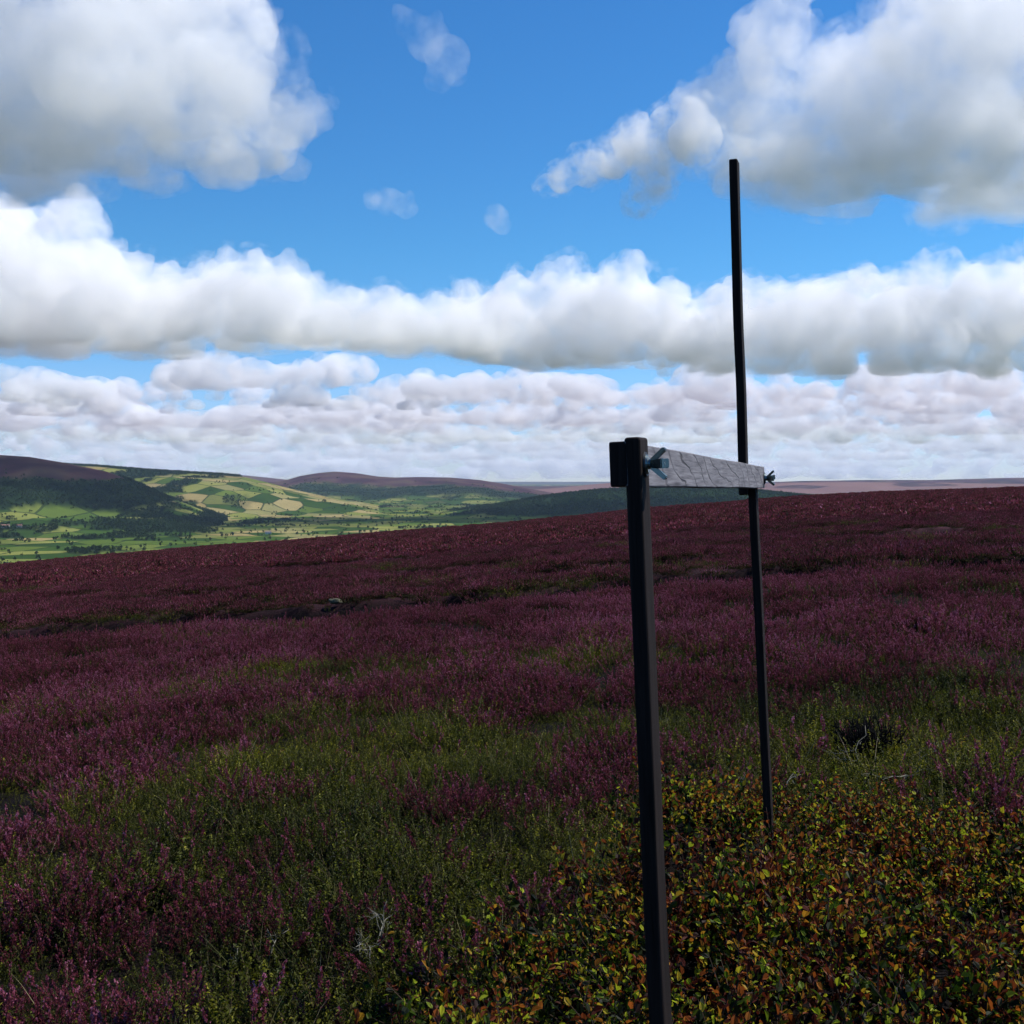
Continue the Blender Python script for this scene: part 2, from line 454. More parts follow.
HM = (M_FLOWER, M_SPRIG, M_TWIG); GM = (M_FLOWER, M_GREEN, M_TWIG); RM = (M_FLOWER, M_GRASS, M_TWIG); BM = (M_FLOWER, M_BILB, M_TWIG)
c_near = protos('heather_plant', lambda g: heather_plant(g, 2, 9, .08, .14, .27), 7, HM, 100)
c_mid = protos('heather_tussock', lambda g: heather_plant(g, 1, 40, .21, .15, .28), 6, HM, 200)
c_far = protos('heather_cushion', cushion_plant, 6, HM, 300)
c_crow = protos('crowberry_plant', crowberry_plant, 6, GM, 400)
c_gras = protos('grass_tuft', grass_plant, 6, RM, 500)
c_bilb = protos('bilberry_plant', bilberry_plant, 8, BM, 600)
LAB_H = 'purple flowering heather covering the moor'
gap = lambda x, y: sstep(-.62, -.2, bush(x, y)) * .92 + .08
plant_field('heather', c_near, 1.3, 24, 92, 11, lambda x, y: heather_mask(x, y) * gap(x, y), (.75, 1.2), label=LAB_H, cat='heather')
plant_field('heather', c_mid, 22, 75, 14, 12, lambda x, y: heather_mask(x, y) * (.25 + .75 * gap(x, y)) * (1 - .5 * bare(x, y)), (.75, 1.2), label=LAB_H, cat='heather')
plant_field('heather', c_far, 66, 345, 2.1, 13, lambda x, y: 1 - .55 * bare(x, y), (.6, 1.35), label=LAB_H, cat='heather')
green = lambda x, y: np.clip(1.08 - heather_mask(x, y) * .85, 0, 1) * (1 - bilb(x, y) ** 3)
plant_field('moorland_greenery', c_crow, 1.3, 16, 190, 14, lambda x, y: green(x, y), (.8, 1.35), .25, grow=.6, label='low green crowberry and moss between the heather', cat='ground cover')
plant_field('moorland_greenery', c_crow, 16, 60, 22, 15, lambda x, y: green(x, y) ** 2, (1.2, 1.9), .25, label='low green crowberry and moss between the heather', cat='ground cover')
plant_field('moor_grass', c_gras, 1.5, 18, 26, 16, lambda x, y: green(x, y) * .8 + .06, (.7, 1.2), .2, label='thin moor grass among the crowberry', cat='grass')
plant_field('bilberry_bushes', c_bilb, .8, 7.5, 112, 17, lambda x, y: bilb(x, y) * (.5 + .5 * sstep(-.5, .05, fbm2(x / .33, y / .4, 3, z=31.5))), (.75, 1.25), .22, grow=.2,
            tintf=lambda x, y, g: .5 + .7 * fbm2(x * 1.1, y * 1.1, 3, z=7.7) + g.normal(0, .15, len(x)), label='knee-high bilberry with yellow, green and red leaves', cat='bilberry')
# ------------------------------------------------------------------ bolted timber frame
def stained_wood(name, c0, c1):
    m, n, L, o = nodes_of(name)
    tc = n.new('ShaderNodeTexCoord'); mp = n.new('ShaderNodeMapping'); mp.inputs['Scale'].default_value = (60, 60, 2.5)
    L.new(tc.outputs['Object'], mp.inputs['Vector'])
    t = n.new('ShaderNodeTexNoise'); t.inputs['Scale'].default_value = 1.6; t.inputs['Detail'].default_value = 6; t.inputs['Roughness'].default_value = .65
    L.new(mp.outputs[0], t.inputs['Vector'])
    r = ramp(n, [(.3, c0), (.7, c1)]); L.new(t.outputs['Fac'], r.inputs[0])
    p = n.new('ShaderNodeBsdfPrincipled'); L.new(r.outputs[0], p.inputs['Base Color']); p.inputs['Roughness'].default_value = .8
    p.inputs['Specular IOR Level'].default_value = .1
    b = n.new('ShaderNodeBump'); b.inputs['Strength'].default_value = .5; b.inputs['Distance'].default_value = .002
    L.new(t.outputs['Fac'], b.inputs['Height']); L.new(b.outputs[0], p.inputs['Normal']); L.new(p.outputs[0], o.inputs['Surface'])
    return m
M_POST = stained_wood('dark_stained_timber', (.004, .003, .0028), (.022, .015, .013))

def board_mat():
    m, n, L, o = nodes_of('weathered_grey_timber')
    tc = n.new('ShaderNodeTexCoord'); sp = n.new('ShaderNodeSeparateXYZ'); L.new(tc.outputs['Object'], sp.inputs[0])
    mp = n.new('ShaderNodeMapping'); mp.inputs['Scale'].default_value = (1.3, 6, 6); L.new(tc.outputs['Object'], mp.inputs['Vector'])
    t = n.new('ShaderNodeTexNoise'); t.inputs['Scale'].default_value = 1.0; t.inputs['Detail'].default_value = 4; L.new(mp.outputs[0], t.inputs['Vector'])
    ph = math_(n, L, 'ADD', math_(n, L, 'MULTIPLY', sp.outputs['X'], 4.6), math_(n, L, 'MULTIPLY', sp.outputs['Z'], 13.0))
    ph = math_(n, L, 'ADD', ph, math_(n, L, 'MULTIPLY', t.outputs['Fac'], 4.2))
    ph = math_(n, L, 'ADD', ph, math_(n, L, 'MULTIPLY', sp.outputs['Y'], 10.0))
    fr = math_(n, L, 'ABSOLUTE', math_(n, L, 'SUBTRACT', math_(n, L, 'FRACT', ph), .5))
    fine = n.new('ShaderNodeTexNoise'); fine.inputs['Scale'].default_value = 1.0; fine.inputs['Detail'].default_value = 6
    mp2 = n.new('ShaderNodeMapping'); mp2.inputs['Scale'].default_value = (6, 120, 120); L.new(tc.outputs['Object'], mp2.inputs['Vector']); L.new(mp2.outputs[0], fine.inputs['Vector'])
    wd = math_(n, L, 'MULTIPLY', math_(n, L, 'SUBTRACT', fine.outputs['Fac'], .25), .3)
    line = math_(n, L, 'DIVIDE', fr, math_(n, L, 'MAXIMUM', wd, .02), True)
    r0 = ramp(n, [(.28, (.07, .066, .074)), (.45, (.16, .155, .165)), (.7, (.26, .252, .262))]); L.new(fine.outputs['Fac'], r0.inputs[0])
    fib = n.new('ShaderNodeTexNoise'); fib.inputs['Scale'].default_value = 1.0; fib.inputs['Detail'].default_value = 5; fib.inputs['Roughness'].default_value = .7
    mp3 = n.new('ShaderNodeMapping'); mp3.inputs['Scale'].default_value = (9, 60, 420); mp3.inputs['Rotation'].default_value = (0, .16, 0); L.new(tc.outputs['Object'], mp3.inputs['Vector']); L.new(mp3.outputs[0], fib.inputs['Vector'])
    fr_ = ramp(n, [(.34, (.5, .49, .5)), (.5, (.9, .9, .92)), (.7, (1.15, 1.13, 1.12))]); L.new(fib.outputs['Fac'], fr_.inputs[0])
    mm = n.new('ShaderNodeMix'); mm.data_type = 'RGBA'; mm.blend_type = 'MULTIPLY'; mm.inputs['Factor'].default_value = .9
    L.new(r0.outputs[0], mm.inputs['A']); L.new(fr_.outputs[0], mm.inputs['B'])
    bl = n.new('ShaderNodeTexNoise'); bl.inputs['Scale'].default_value = 7; bl.inputs['Detail'].default_value = 3; L.new(tc.outputs['Object'], bl.inputs['Vector'])
    keep = math_(n, L, 'MULTIPLY', math_(n, L, 'SUBTRACT', bl.outputs['Fac'], .42), 4.0, True)
    line = math_(n, L, 'MAXIMUM', line, math_(n, L, 'MULTIPLY', keep, .8))
    col = mix(n, L, line, (.035, .032, .036), mm.outputs['Result'])
    p = n.new('ShaderNodeBsdfPrincipled'); L.new(col, p.inputs['Base Color']); p.inputs['Roughness'].default_value = .8; p.inputs['Specular IOR Level'].default_value = .2
    b = n.new('ShaderNodeBump'); b.inputs['Strength'].default_value = .6; b.inputs['Distance'].default_value = .003
    L.new(math_(n, L, 'ADD', line, math_(n, L, 'MULTIPLY', fine.outputs['Fac'], .4)), b.inputs['Height']); L.new(b.outputs[0], p.inputs['Normal'])
    L.new(p.outputs[0], o.inputs['Surface'])
    return m
M_BOARD = board_mat()
def metal(name, c, rough, met=.9):
    m, n, L, o = nodes_of(name)
    p = n.new('ShaderNodeBsdfPrincipled'); p.inputs['Base Color'].default_value = (*c, 1); p.inputs['Metallic'].default_value = met
    p.inputs['Roughness'].default_value = rough
    t = n.new('ShaderNodeTexNoise'); t.inputs['Scale'].default_value = 160; t.inputs['Detail'].default_value = 4
    r = ramp(n, [(.35, tuple(v * .55 for v in c)), (.6, c)]); L.new(t.outputs['Fac'], r.inputs[0]); L.new(r.outputs[0], p.inputs['Base Color'])
    L.new(p.outputs[0], o.inputs['Surface'])
    return m
M_KNOB = metal('dull_zinc', (.17, .22, .22), .26, .85)
M_WASH = metal('dark_washer', (.03, .035, .04), .5, .7)

def box_mesh(name, sx, sy, sz, z0, bevel, mat, warp=0.0, segs=14, seed=1):
    """a sawn timber along z from z0 to z0+sz, edges rounded, very slightly bowed and uneven"""
    bm = bmesh.new(); bmesh.ops.create_cube(bm, size=1)
    bmesh.ops.scale(bm, vec=(sx, sy, sz), verts=bm.verts); bmesh.ops.translate(bm, vec=(0, 0, z0 + sz / 2), verts=bm.verts)
    bmesh.ops.bevel(bm, geom=list(bm.edges), offset=bevel, segments=3, profile=.5, affect='EDGES')
    for k in range(1, segs):
        bmesh.ops.bisect_plane(bm, geom=bm.verts[:] + bm.edges[:] + bm.faces[:], plane_co=(0, 0, z0 + sz * k / segs), plane_no=(0, 0, 1))
    co = np.array([v.co[:] for v in bm.verts]); q = co / np.array([.4, .4, .5]) + seed * 9
    dx = pnoise(q * (0.2, .2, 1)) * warp; dy = pnoise(q * (0.2, .2, 1) + 40) * warp
    for v, a, b in zip(bm.verts, dx, dy): v.co.x += a; v.co.y += b
    me = bpy.data.meshes.new(name); bm.to_mesh(me); bm.free(); me.materials.append(mat)
    for p in me.polygons: p.use_smooth = False
    return me

UD = Vector((.3057, .952, 0)).normalized()          # the way the crossboard runs
ND = Vector((UD.y, -UD.x, 0))                       # its right-hand face looks this way
def orient(o, loc, up):
    z = Vector(up).normalized(); y = (UD - z * UD.dot(z)).normalized(); x = y.cross(z)
    o.matrix_local = Matrix.Translation(Vector(loc) - ROOT) @ Matrix((x, y, z)).transposed().to_4x4()

D1, D2 = 2.3, 4.83
pA_top = at(636.3, 437.5, D1); pA_low = at(660.3, 1010, D1); upA = (pA_top - pA_low).normalized()
pB_up = at(733.6, 161, 4.72); pB_lo = at(743.4, 495, 4.72)
pC_top = at(752, 470, 4.77); pC_lo = at(770, 846, 4.77); upC = (pC_top - pC_lo).normalized(); upB = (pB_up - pB_lo).normalized()
ROOT = Vector((pC_lo.x, pC_lo.y, float(moor_z([pC_lo.x], [pC_lo.y])[0])))
root = link('timber_frame', None); root.location = ROOT
tag(root, 'dark timber frame of uneven posts joined by a grey weathered crossboard', 'frame')
TW, TD = .031, .078
# near post: its top sits at pA_top
lenA = 2.15
o = link('post', box_mesh('post', TW, TD, lenA, -lenA, .006, M_POST, .003, seed=1), root); orient(o, pA_top, upA); o['label'] = 'short near post'
lenC = 1.95
o = link('post', box_mesh('post', TW, TD * .95, lenC, -lenC, .005, M_POST, .003, seed=2), root); orient(o, pC_top, upC); o['label'] = 'thin far post'
lenB = (pB_up - pB_lo).length
o = link('pole', box_mesh('pole', TW * 1.05, TD * .9, lenB, -lenB, .005, M_POST, .006, 20, seed=3), root); orient(o, pB_up, upB); o['label'] = 'tall upper pole'
# crossboard: local x along its length, z across its height
bN = at(618.5, 463.8, D1 - .03); bF = at(760.5, 477.6, D2)
bd = bF - bN; bl = bd.length
me = box_mesh('crossboard', .086, .034, bl, 0, .004, M_BOARD, .002, 20, seed=4)
me.transform(Matrix(((0, 0, 1, 0), (0, 1, 0, 0), (1, 0, 0, 0), (0, 0, 0, 1))))
me.flip_normals()
x = bd.normalized(); z = (upA - x * upA.dot(x)).normalized(); y = z.cross(x)
o = link('crossboard', me, root); o.matrix_local = Matrix.Translation(bN - ROOT) @ Matrix((x, y, z)).transposed().to_4x4()
NB = -y                                              # board's right-hand normal
me.materials.append(M_POST)
for p in me.polygons:                                # sawn ends and underside are still dark with stain
    if p.normal.x < -.7: p.material_index = 1
def knob(c, ax, size, spin):
    """turn-knob: washer, hub and four splayed arms"""
    a = ax.normalized(); t = upA.cross(a).normalized(); s = a.cross(t)
    Mx = Matrix((t, s, a)).transposed().to_4x4()
    b = bmesh.new(); bmesh.ops.create_cone(b, cap_ends=True, segments=28, radius1=.017 * size, radius2=.015 * size, depth=.004 * size)
    bmesh.ops.translate(b, vec=(0, 0, .002 * size), verts=b.verts)
    bmesh.ops.create_cone(b, cap_ends=True, segments=20, radius1=.0085 * size, radius2=.0065 * size, depth=.017 * size, matrix=Matrix.Translation((0, 0, .0125 * size)))
    bmesh.ops.create_cone(b, cap_ends=True, segments=12, radius1=.0035 * size, radius2=.003 * size, depth=.03 * size, matrix=Matrix.Translation((0, 0, .016 * size)))
    me = bpy.data.meshes.new('turn_knob'); b.to_mesh(me); b.free(); me.materials.append(M_KNOB)
    k = link('turn_knob', me, root); k.matrix_local = Matrix.Translation(c - ROOT) @ Mx
    b = bmesh.new(); bmesh.ops.create_cone(b, cap_ends=True, segments=28, radius1=.021 * size, radius2=.02 * size, depth=.003 * size)
    me = bpy.data.meshes.new('washer'); b.to_mesh(me); b.free(); me.materials.append(M_WASH)
    wsh = link('washer', me, k)
    wsh.location = (0, 0, -.0005)
    for i in range(4):
        b = bmesh.new(); bmesh.ops.create_cube(b, size=1)
        bmesh.ops.scale(b, vec=(.0125 * size, .0085 * size, .031 * size), verts=b.verts)
        for v in b.verts:
            v.co.z += .017 * size
            if v.co.z > .02 * size: v.co.x *= 1.35; v.co.y *= .9
        bmesh.ops.bevel(b, geom=list(b.edges), offset=.0016 * size, segments=2, affect='EDGES')
        me = bpy.data.meshes.new('arm'); b.to_mesh(me); b.free(); me.materials.append(M_KNOB)
        ar = link('knob_arm', me, k)
        an = spin + i * math.pi / 2
        d = Vector((math.cos(an) * .66, math.sin(an) * .66, .74)).normalized()
        sdv = Vector((-math.sin(an), math.cos(an), 0)); nn = d.cross(sdv)
        ar.matrix_local = Matrix.Translation((math.cos(an) * .004, math.sin(an) * .004, .008 * size)) @ Matrix((sdv, nn * -1, d)).transposed().to_4x4()
    return k
kn = pA_top + upA * -.052 + NB * (TW / 2 + .002)
knob(kn, NB, 1.15, 0.0)
kf = bF - x * .03 + NB * .0195 - z * .004
knob(kf, NB, 1.15, .1)
# ------------------------------------------------------------------ dale and hills beyond the moor edge
FLOOR = -150.0
def prof(pts):
    a = np.array(pts, float); return a[:, 0], a[:, 1]
LAYERS = [  # crest rows, distance, near flank width, far flank width
    dict(n='near', c=[(-900,436),(-300,446),(-60,453),(0,455),(30,457),(60,462),(90,468),(108,472),(135,482),(165,496),(200,510),(240,524),(290,545)], D=4500, wn=1500, wf=2600),
    dict(n='spur', c=[(-300,462),(0,463),(60,464),(100,466),(150,470),(220,474),(240,476),(262,481),(292,489),(330,498),(365,506),(400,513),(440,522)], D=6200, wn=1500, wf=2500),
    dict(n='dark', c=[(440,515),(480,508),(510,503),(540,497),(570,493),(600,490),(640,488),(690,488),(730,489),(760,491),(800,495),(850,499),(950,505)], D=5200, wn=900, wf=1600),
    dict(n='moor', c=[(190,486),(250,484),(283,481),(300,476),(318,473),(335,471.5),(355,473),(378,476.5),(395,477.5),(420,477),(450,477.5),(480,480),(505,484),(525,488),(545,492),(580,498),(640,506)], D=10200, wn=2600, wf=5000),
    dict(n='pink', c=[(440,492),(500,491),(530,490),(560,488),(590,484.5),(615,482.5),(640,483.5),(700,485),(760,484),(800,482.5),(850,482),(950,483),(1024,484),(1300,486)], D=11500, wn=2200, wf=4000),
    dict(n='back', c=[(-900,478),(0,478),(215,477),(240,475),(262,477),(300,481),(420,483),(540,487),(600,486),(700,484),(760,482.5),(800,481),(870,480),(930,480),(1000,478),(1100,477),(1900,476)], D=15500, wn=3000, wf=12000),
]
def valley_z(x, y):
    px = 512 + F * x / y
    base = FLOOR + 10 * fbm2(x / 900, y / 900, 3) - 4 + np.clip((y - 16000) / 8000, 0, 1) * 40
    z = base.copy(); lay = np.full(x.shape, -1); fr = np.zeros(x.shape)
    wob = fbm2(x / 700, y / 700, 3, z=4.4)
    for k, l in enumerate(LAYERS):
        cx, cy = prof(l['c'])
        crest = (HOR - np.interp(px, cx, cy)) / F * l['D']
        inside = sstep(cx[0] - 60, cx[0] + 5, px) * sstep(cx[-1] + 60, cx[-1] - 5, px)
        dd = (y - l['D'])
        t = np.where(dd < 0, -dd / (l['wn'] * (1 + .25 * wob)), dd / l['wf'])
        # rounded top, steep shoulder, gentle foot
        s = 1 - sstep(0.0, 1, t); s = np.where(dd < 0, s ** 1.15, s)
        h = FLOOR + (crest - FLOOR) * s * inside + np.clip(s, 0, 1) * (1 - s) * 46 * wob
        h = np.where(crest < FLOOR + 2, -999, h)
        up = h > z
        lay = np.where(up, k, lay); fr = np.where(up, s, fr); z = np.maximum(z, h)
    return z, lay, fr, px, wob

def valley():
    us = np.concatenate([np.arange(-1100, -30, 9.0), np.arange(-30, 1054, 2.0), np.arange(1054, 2100, 9.0)])
    ys = np.geomspace(560, 30000, 430)
    Yg, Pg = np.meshgrid(ys, us, indexing='ij')
    Xg = (Pg - 512) / F * Yg
    Z, lay, fr, px, wob = valley_z(Xg, Yg)
    sw = fbm2(Xg / 260, Yg / 260, 4, z=6.6)
    moor_ = np.zeros(Z.shape); wood = np.zeros(Z.shape); straw = np.zeros(Z.shape)
    L0 = lay == 0
    zz = Z + 16 * sw
    moor_ = np.where(L0, sstep(2, 16, zz), moor_)
    clump = sstep(.02, .16, fbm2(Xg / 150, Yg / 190, 3, z=16.6))
    wood = np.where(L0, np.maximum.reduce([sstep(16, 4, zz) * sstep(-86, -74, zz + 26 * sstep(30, -30, px)), sstep(-70, -84, zz) * clump * .9, sstep(-116, -126, zz) * sstep(-152, -146, Z) * sstep(70, 105, px)]), wood)
    straw = np.where(L0, .02, straw)
    L1 = lay == 1
    scrub = sstep(.12, .34, fbm2(Xg / 170, Yg / 210, 3, z=17.6) + .25 * sstep(.55, .8, fr) - .1)
    wood = np.where(L1, np.maximum(sstep(.955, .975, fr) * sstep(246, 236, px), scrub * sstep(.985, .95, fr) * sstep(300, 180, px)), wood)
    straw = np.where(L1, .3 + .3 * sstep(.6, .95, fr) * sstep(140, 260, px), straw)
    L2 = lay == 2; wood = np.where(L2, sstep(-143, -128, Z + 12 * sw), wood)  # wood over the whole spur also puts its cloud shadow into the colour
    L3 = lay == 3
    moor_ = np.where(L3, sstep(.5, .66, fr + .1 * sw), moor_); wood = np.where(L3, sstep(.12, .24, fr + .2 * sw) * sstep(.66, .5, fr + .1 * sw) * .9, wood)
    L4 = lay == 4; moor_ = np.where(L4, sstep(.15, .3, fr), moor_); straw = np.where(L4, .9, straw)
    L5 = lay == 5; moor_ = np.where(L5, sstep(.1, .3, fr), moor_); straw = np.where(L5, .1, straw)
    F_ = lay < 0
    wood = np.where(F_ | (L0 & (fr < .05)), sstep(.3, .45, sw) * .9, wood)
    straw = np.where(F_, .02 + .32 * sstep(4200, 5500, Yg), straw)
    ny, nx = Z.shape
    i = np.arange(ny * nx).reshape(ny, nx)
    f = np.stack([i[:-1, :-1], i[:-1, 1:], i[1:, 1:], i[1:, :-1]], -1).reshape(-1, 4)
    m, n, L, o = nodes_of('dale_land')
    g = n.new('ShaderNodeNewGeometry')
    def a(nm):
        t = n.new('ShaderNodeAttribute'); t.attribute_name = nm; return t.outputs['Fac']
    nz = n.new('ShaderNodeTexNoise'); nz.inputs['Scale'].default_value = 1 / 300; nz.inputs['Detail'].default_value = 4; L.new(g.outputs['Position'], nz.inputs['Vector'])
    mp = n.new('ShaderNodeMapping'); mp.inputs['Rotation'].default_value = (0, 0, .35); mp.inputs['Scale'].default_value = (1 / 110, 1 / 160, 0); L.new(g.outputs['Position'], mp.inputs['Vector'])
    jit = n.new('ShaderNodeVectorMath'); jit.operation = 'MULTIPLY_ADD'; jit.inputs[1].default_value = (.35, .35, 0)
    L.new(nz.outputs['Color'], jit.inputs[0]); L.new(mp.outputs[0], jit.inputs[2])
    vo = n.new('ShaderNodeTexVoronoi'); vo.voronoi_dimensions = '2D'; vo.inputs['Scale'].default_value = 1; vo.inputs['Randomness'].default_value = .7; L.new(jit.outputs[0], vo.inputs['Vector'])
    ve = n.new('ShaderNodeTexVoronoi'); ve.voronoi_dimensions = '2D'; ve.feature = 'DISTANCE_TO_EDGE'; ve.inputs['Scale'].default_value = 1; ve.inputs['Randomness'].default_value = .7; L.new(jit.outputs[0], ve.inputs['Vector'])
    sep = n.new('ShaderNodeSeparateColor'); L.new(vo.outputs['Color'], sep.inputs[0])
    gr = ramp(n, [(0, (.02, .048, .01)), (.3, (.042, .085, .014)), (.55, (.1, .14, .024)), (.8, (.22, .225, .06)), (1, (.07, .08, .025))]); L.new(sep.outputs[0], gr.inputs[0])
    st = ramp(n, [(0, (.3, .22, .09)), (.5, (.36, .28, .13)), (1, (.2, .2, .075))]); L.new(sep.outputs[1], st.inputs[0])
    isst = math_(n, L, 'LESS_THAN', sep.outputs[2], a('straw'))
    fld = mix(n, L, math_(n, L, 'MULTIPLY', isst, .85), gr.outputs[0], st.outputs[0])
    fn = n.new('ShaderNodeTexNoise'); fn.inputs['Scale'].default_value = 1 / 35; fn.inputs['Detail'].default_value = 5; L.new(g.outputs['Position'], fn.inputs['Vector'])
    fld = mix(n, L, math_(n, L, 'MULTIPLY', fn.outputs['Fac'], .4), fld, (.035, .055, .02))
    hedge_ = math_(n, L, 'LESS_THAN', ve.outputs['Distance'], .035)
    fld = mix(n, L, math_(n, L, 'MULTIPLY', hedge_, .85), fld, (.018, .032, .012))
    mr = ramp(n, [(.3, (.03, .016, .02)), (.48, (.06, .025, .033)), (.6, (.09, .055, .042)), (.75, (.035, .036, .018))]); L.new(nz.outputs['Fac'], mr.inputs[0])
    mp2 = mix(n, L, a('straw'), mr.outputs[0], (.19, .11, .1))
    c = mix(n, L, a('moor'), fld, mp2)
    wd = ramp(n, [(.3, (.006, .014, .007)), (.7, (.018, .034, .012))]); L.new(fn.outputs['Fac'], wd.inputs[0])
    c = mix(n, L, a('wood'), c, wd.outputs[0])
    p = n.new('ShaderNodeBsdfPrincipled'); L.new(c, p.inputs['Base Color']); p.inputs['Roughness'].default_value = 1; p.inputs['Specular IOR Level'].default_value = 0
    L.new(p.outputs[0], o.inputs['Surface'])
    me = mesh_np('hills', np.stack([Xg, Yg, Z], -1).reshape(-1, 3), f, (m,), smooth=True)
    for nm, arr in (('moor', moor_), ('wood', wood), ('straw', straw)):
        t = me.attributes.new(nm, 'FLOAT', 'POINT'); t.data.foreach_set('value', arr.astype(np.float32).ravel())
    tag(link('hills', me), kind='structure')
    return (Xg, Yg, Z, wood, lay, fr)
VAL = valley()
# ground far out to the horizon, under everything else
me = mesh_np('ground', [(-160000, -160000, -230), (160000, -160000, -230), (160000, 160000, -230), (-160000, 160000, -230)], [(0, 1, 2, 3)])
m, n, L, o = nodes_of('far_ground'); p = n.new('ShaderNodeBsdfPrincipled'); p.inputs['Roughness'].default_value = 1; p.inputs['Specular IOR Level'].default_value = 0
t = n.new('ShaderNodeTexNoise'); t.inputs['Scale'].default_value = 1 / 900; gg = n.new('ShaderNodeNewGeometry'); L.new(gg.outputs['Position'], t.inputs['Vector'])
r = ramp(n, [(.35, (.075, .08, .085)), (.65, (.125, .13, .135))]); L.new(t.outputs['Fac'], r.inputs[0]); L.new(r.outputs[0], p.inputs['Base Color']); L.new(p.outputs[0], o.inputs['Surface'])
me.materials.append(m); tag(link('ground', me), kind='structure')

# trees -------------------------------------------------------------
M_CROWN = plant_mat('tree_leaves', [(0, (.008, .017, .006)), (.4, (.016, .034, .01)), (.75, (.032, .06, .015)), (1, (.06, .09, .022))], .2, .8, .1)
def crown_plant(g, h=10.0, wide=.42, n=150, leaf=.9):
    """crown of leaf clumps standing off a few boughs"""
    P = Plant()
    cl = []
    for _ in range(9):
        v = unit(g.normal(size=3)); cl.append((np.array([0, 0, h * .6]) + v * np.array([wide * h * .6, wide * h * .6, h * .26]), h * g.uniform(.13, .22)))
    for _ in range(n):
        c, r = cl[g.integers(len(cl))]; v = unit(g.normal(size=3)); q = c + v * r * g.uniform(.5, 1.05)
        d = unit(v + g.normal(size=3) * .6); sd2 = rand_side(g, d); s_ = leaf * g.uniform(.5, 1.1)
        P.quad(q - d * s_, q + sd2 * s_ * .7, q + d * s_, q - sd2 * s_ * .7, g.uniform(), 1)
    return P
TM = (M_FLOWER, M_CROWN, M_TWIG)
c_wood = protos('wood_tree', lambda g: crown_plant(g, g.uniform(9, 14), g.uniform(.38, .5), 70, 1.6), 6, TM, 700)
def woodland():
    Xg, Yg, Z, wood, lay, fr = VAL
    g = np.random.default_rng(55); pts = []
    # chance that a grid cell holds a tree follows its area
    dA = np.gradient(Yg, axis=0) * np.gradient(Xg, axis=1)
    vis = (np.abs((Xg / Yg) * F) < 620) & (Yg < 9500) & (Yg > 1500)
    lam = np.where(vis, dA / 150.0 * np.where(wood > .45, wood, 0) * np.where(Yg > 6800, .5, 1), 0)
    # thin hedge rows and copses in the fields
    nn = fbm2(Xg / 120, Yg / 120, 2, z=1.9); hedge = np.exp(-(fbm2(Xg / 240, Yg / 330, 2, z=8.9) / .02) ** 2) + np.exp(-(fbm2(Xg / 300 + 9, Yg / 230, 2, z=3.3) / .02) ** 2)
    lam = lam + np.where(vis & (wood < .45) & (lay < 4), dA / 200.0 * hedge * .6, 0) * (fr < .8)
    k = g.poisson(np.minimum(lam, 6))
    idx = np.nonzero(k.ravel())[0]; rep = np.repeat(idx, k.ravel()[idx])
    dy = np.gradient(Yg, axis=0).ravel()[rep]; dx = np.gradient(Xg, axis=1).ravel()[rep]
    x = Xg.ravel()[rep] + g.uniform(-.5, .5, len(rep)) * dx; y = Yg.ravel()[rep] + g.uniform(-.5, .5, len(rep)) * dy
    z = valley_z(x, y)[0] - 1.0
    print('trees', len(x))
    rot = np.stack([x * 0, x * 0, g.uniform(0, 6.28, len(x))], 1)
    scatter('woodland', c_wood, np.stack([x, y, z], 1), rot, g.uniform(.45, .95, len(x)), .55 + .4 * fbm2(x / 200, y / 200, 2) + g.normal(0, .15, len(x)),
            'dark woods and hedge trees filling the far dale', 'wood')
woodland()
# single trees standing in the nearer fields
def field_trees():
    g = np.random.default_rng(91)
    mes = []
    for k in range(4):
        gg = np.random.default_rng(900 + k)
        cm = crown_plant(gg, 12, .48, 420, .9).mesh('crown', TM)
        P = Plant()
        for (p0, p1, w0, w1) in (((0, 0, -1), (0.2, 0, 4), .45, .35), ((.2, 0, 4), (.1, .3, 8), .35, .15), ((.2, 0, 3.5), (2.2, .4, 7), .22, .08), ((.2, 0, 3.8), (-2, -.6, 7.2), .22, .08), ((.1, 0, 4.2), (.3, 2, 7.4), .2, .08)):
            p0, p1 = np.array(p0, float), np.array(p1, float)
            for s in (np.array([1., 0, 0]), np.array([0, 1., 0]), np.array([.7, .7, 0])): P.strip(p0, p1, s, w0, w1, .3, 2)
        mes.append((cm, P.mesh('trunk', TM)))
    spots = [(22,541),(66,533),(68,537),(138,540),(146,541),(152,541),(160,546),(92,551),(97,552),(100,552),(112,549),(36,556),(8,553),(128,505),(131,508),(210,541),(222,538),(232,536),(241,534),(255,531),(262,528),(276,526),
             (290,522),(303,520),(318,520),(333,518),(346,515),(362,517),(377,514),(391,512),(405,510),(420,513),(436,509),(450,511),(466,508),(482,510),(44,527),(56,524),(85,529),(250,520),(272,515)]
    for i, (px, py) in enumerate(spots):
        best = None
        for yy in np.geomspace(1500, 9000, 260):
            xx = (px - 512) / F * yy; zz = float(valley_z(np.array([xx]), np.array([yy]))[0][0])
            if (HOR - zz / yy * F) <= py: best = (xx, yy, zz); break
        if not best: continue
        r_ = link('tree', None); r_.location = best; r_.rotation_euler.z = g.uniform(0, 6.28); s_ = g.uniform(.5, .9); r_.scale = (s_, s_, s_)
        tag(r_, 'small dark tree standing apart among the dale fields', 'tree', 'single trees in the dale fields')
        cm, tm = mes[i % 4]
        link('crown', cm, r_); link('trunk', tm, r_)
field_trees()
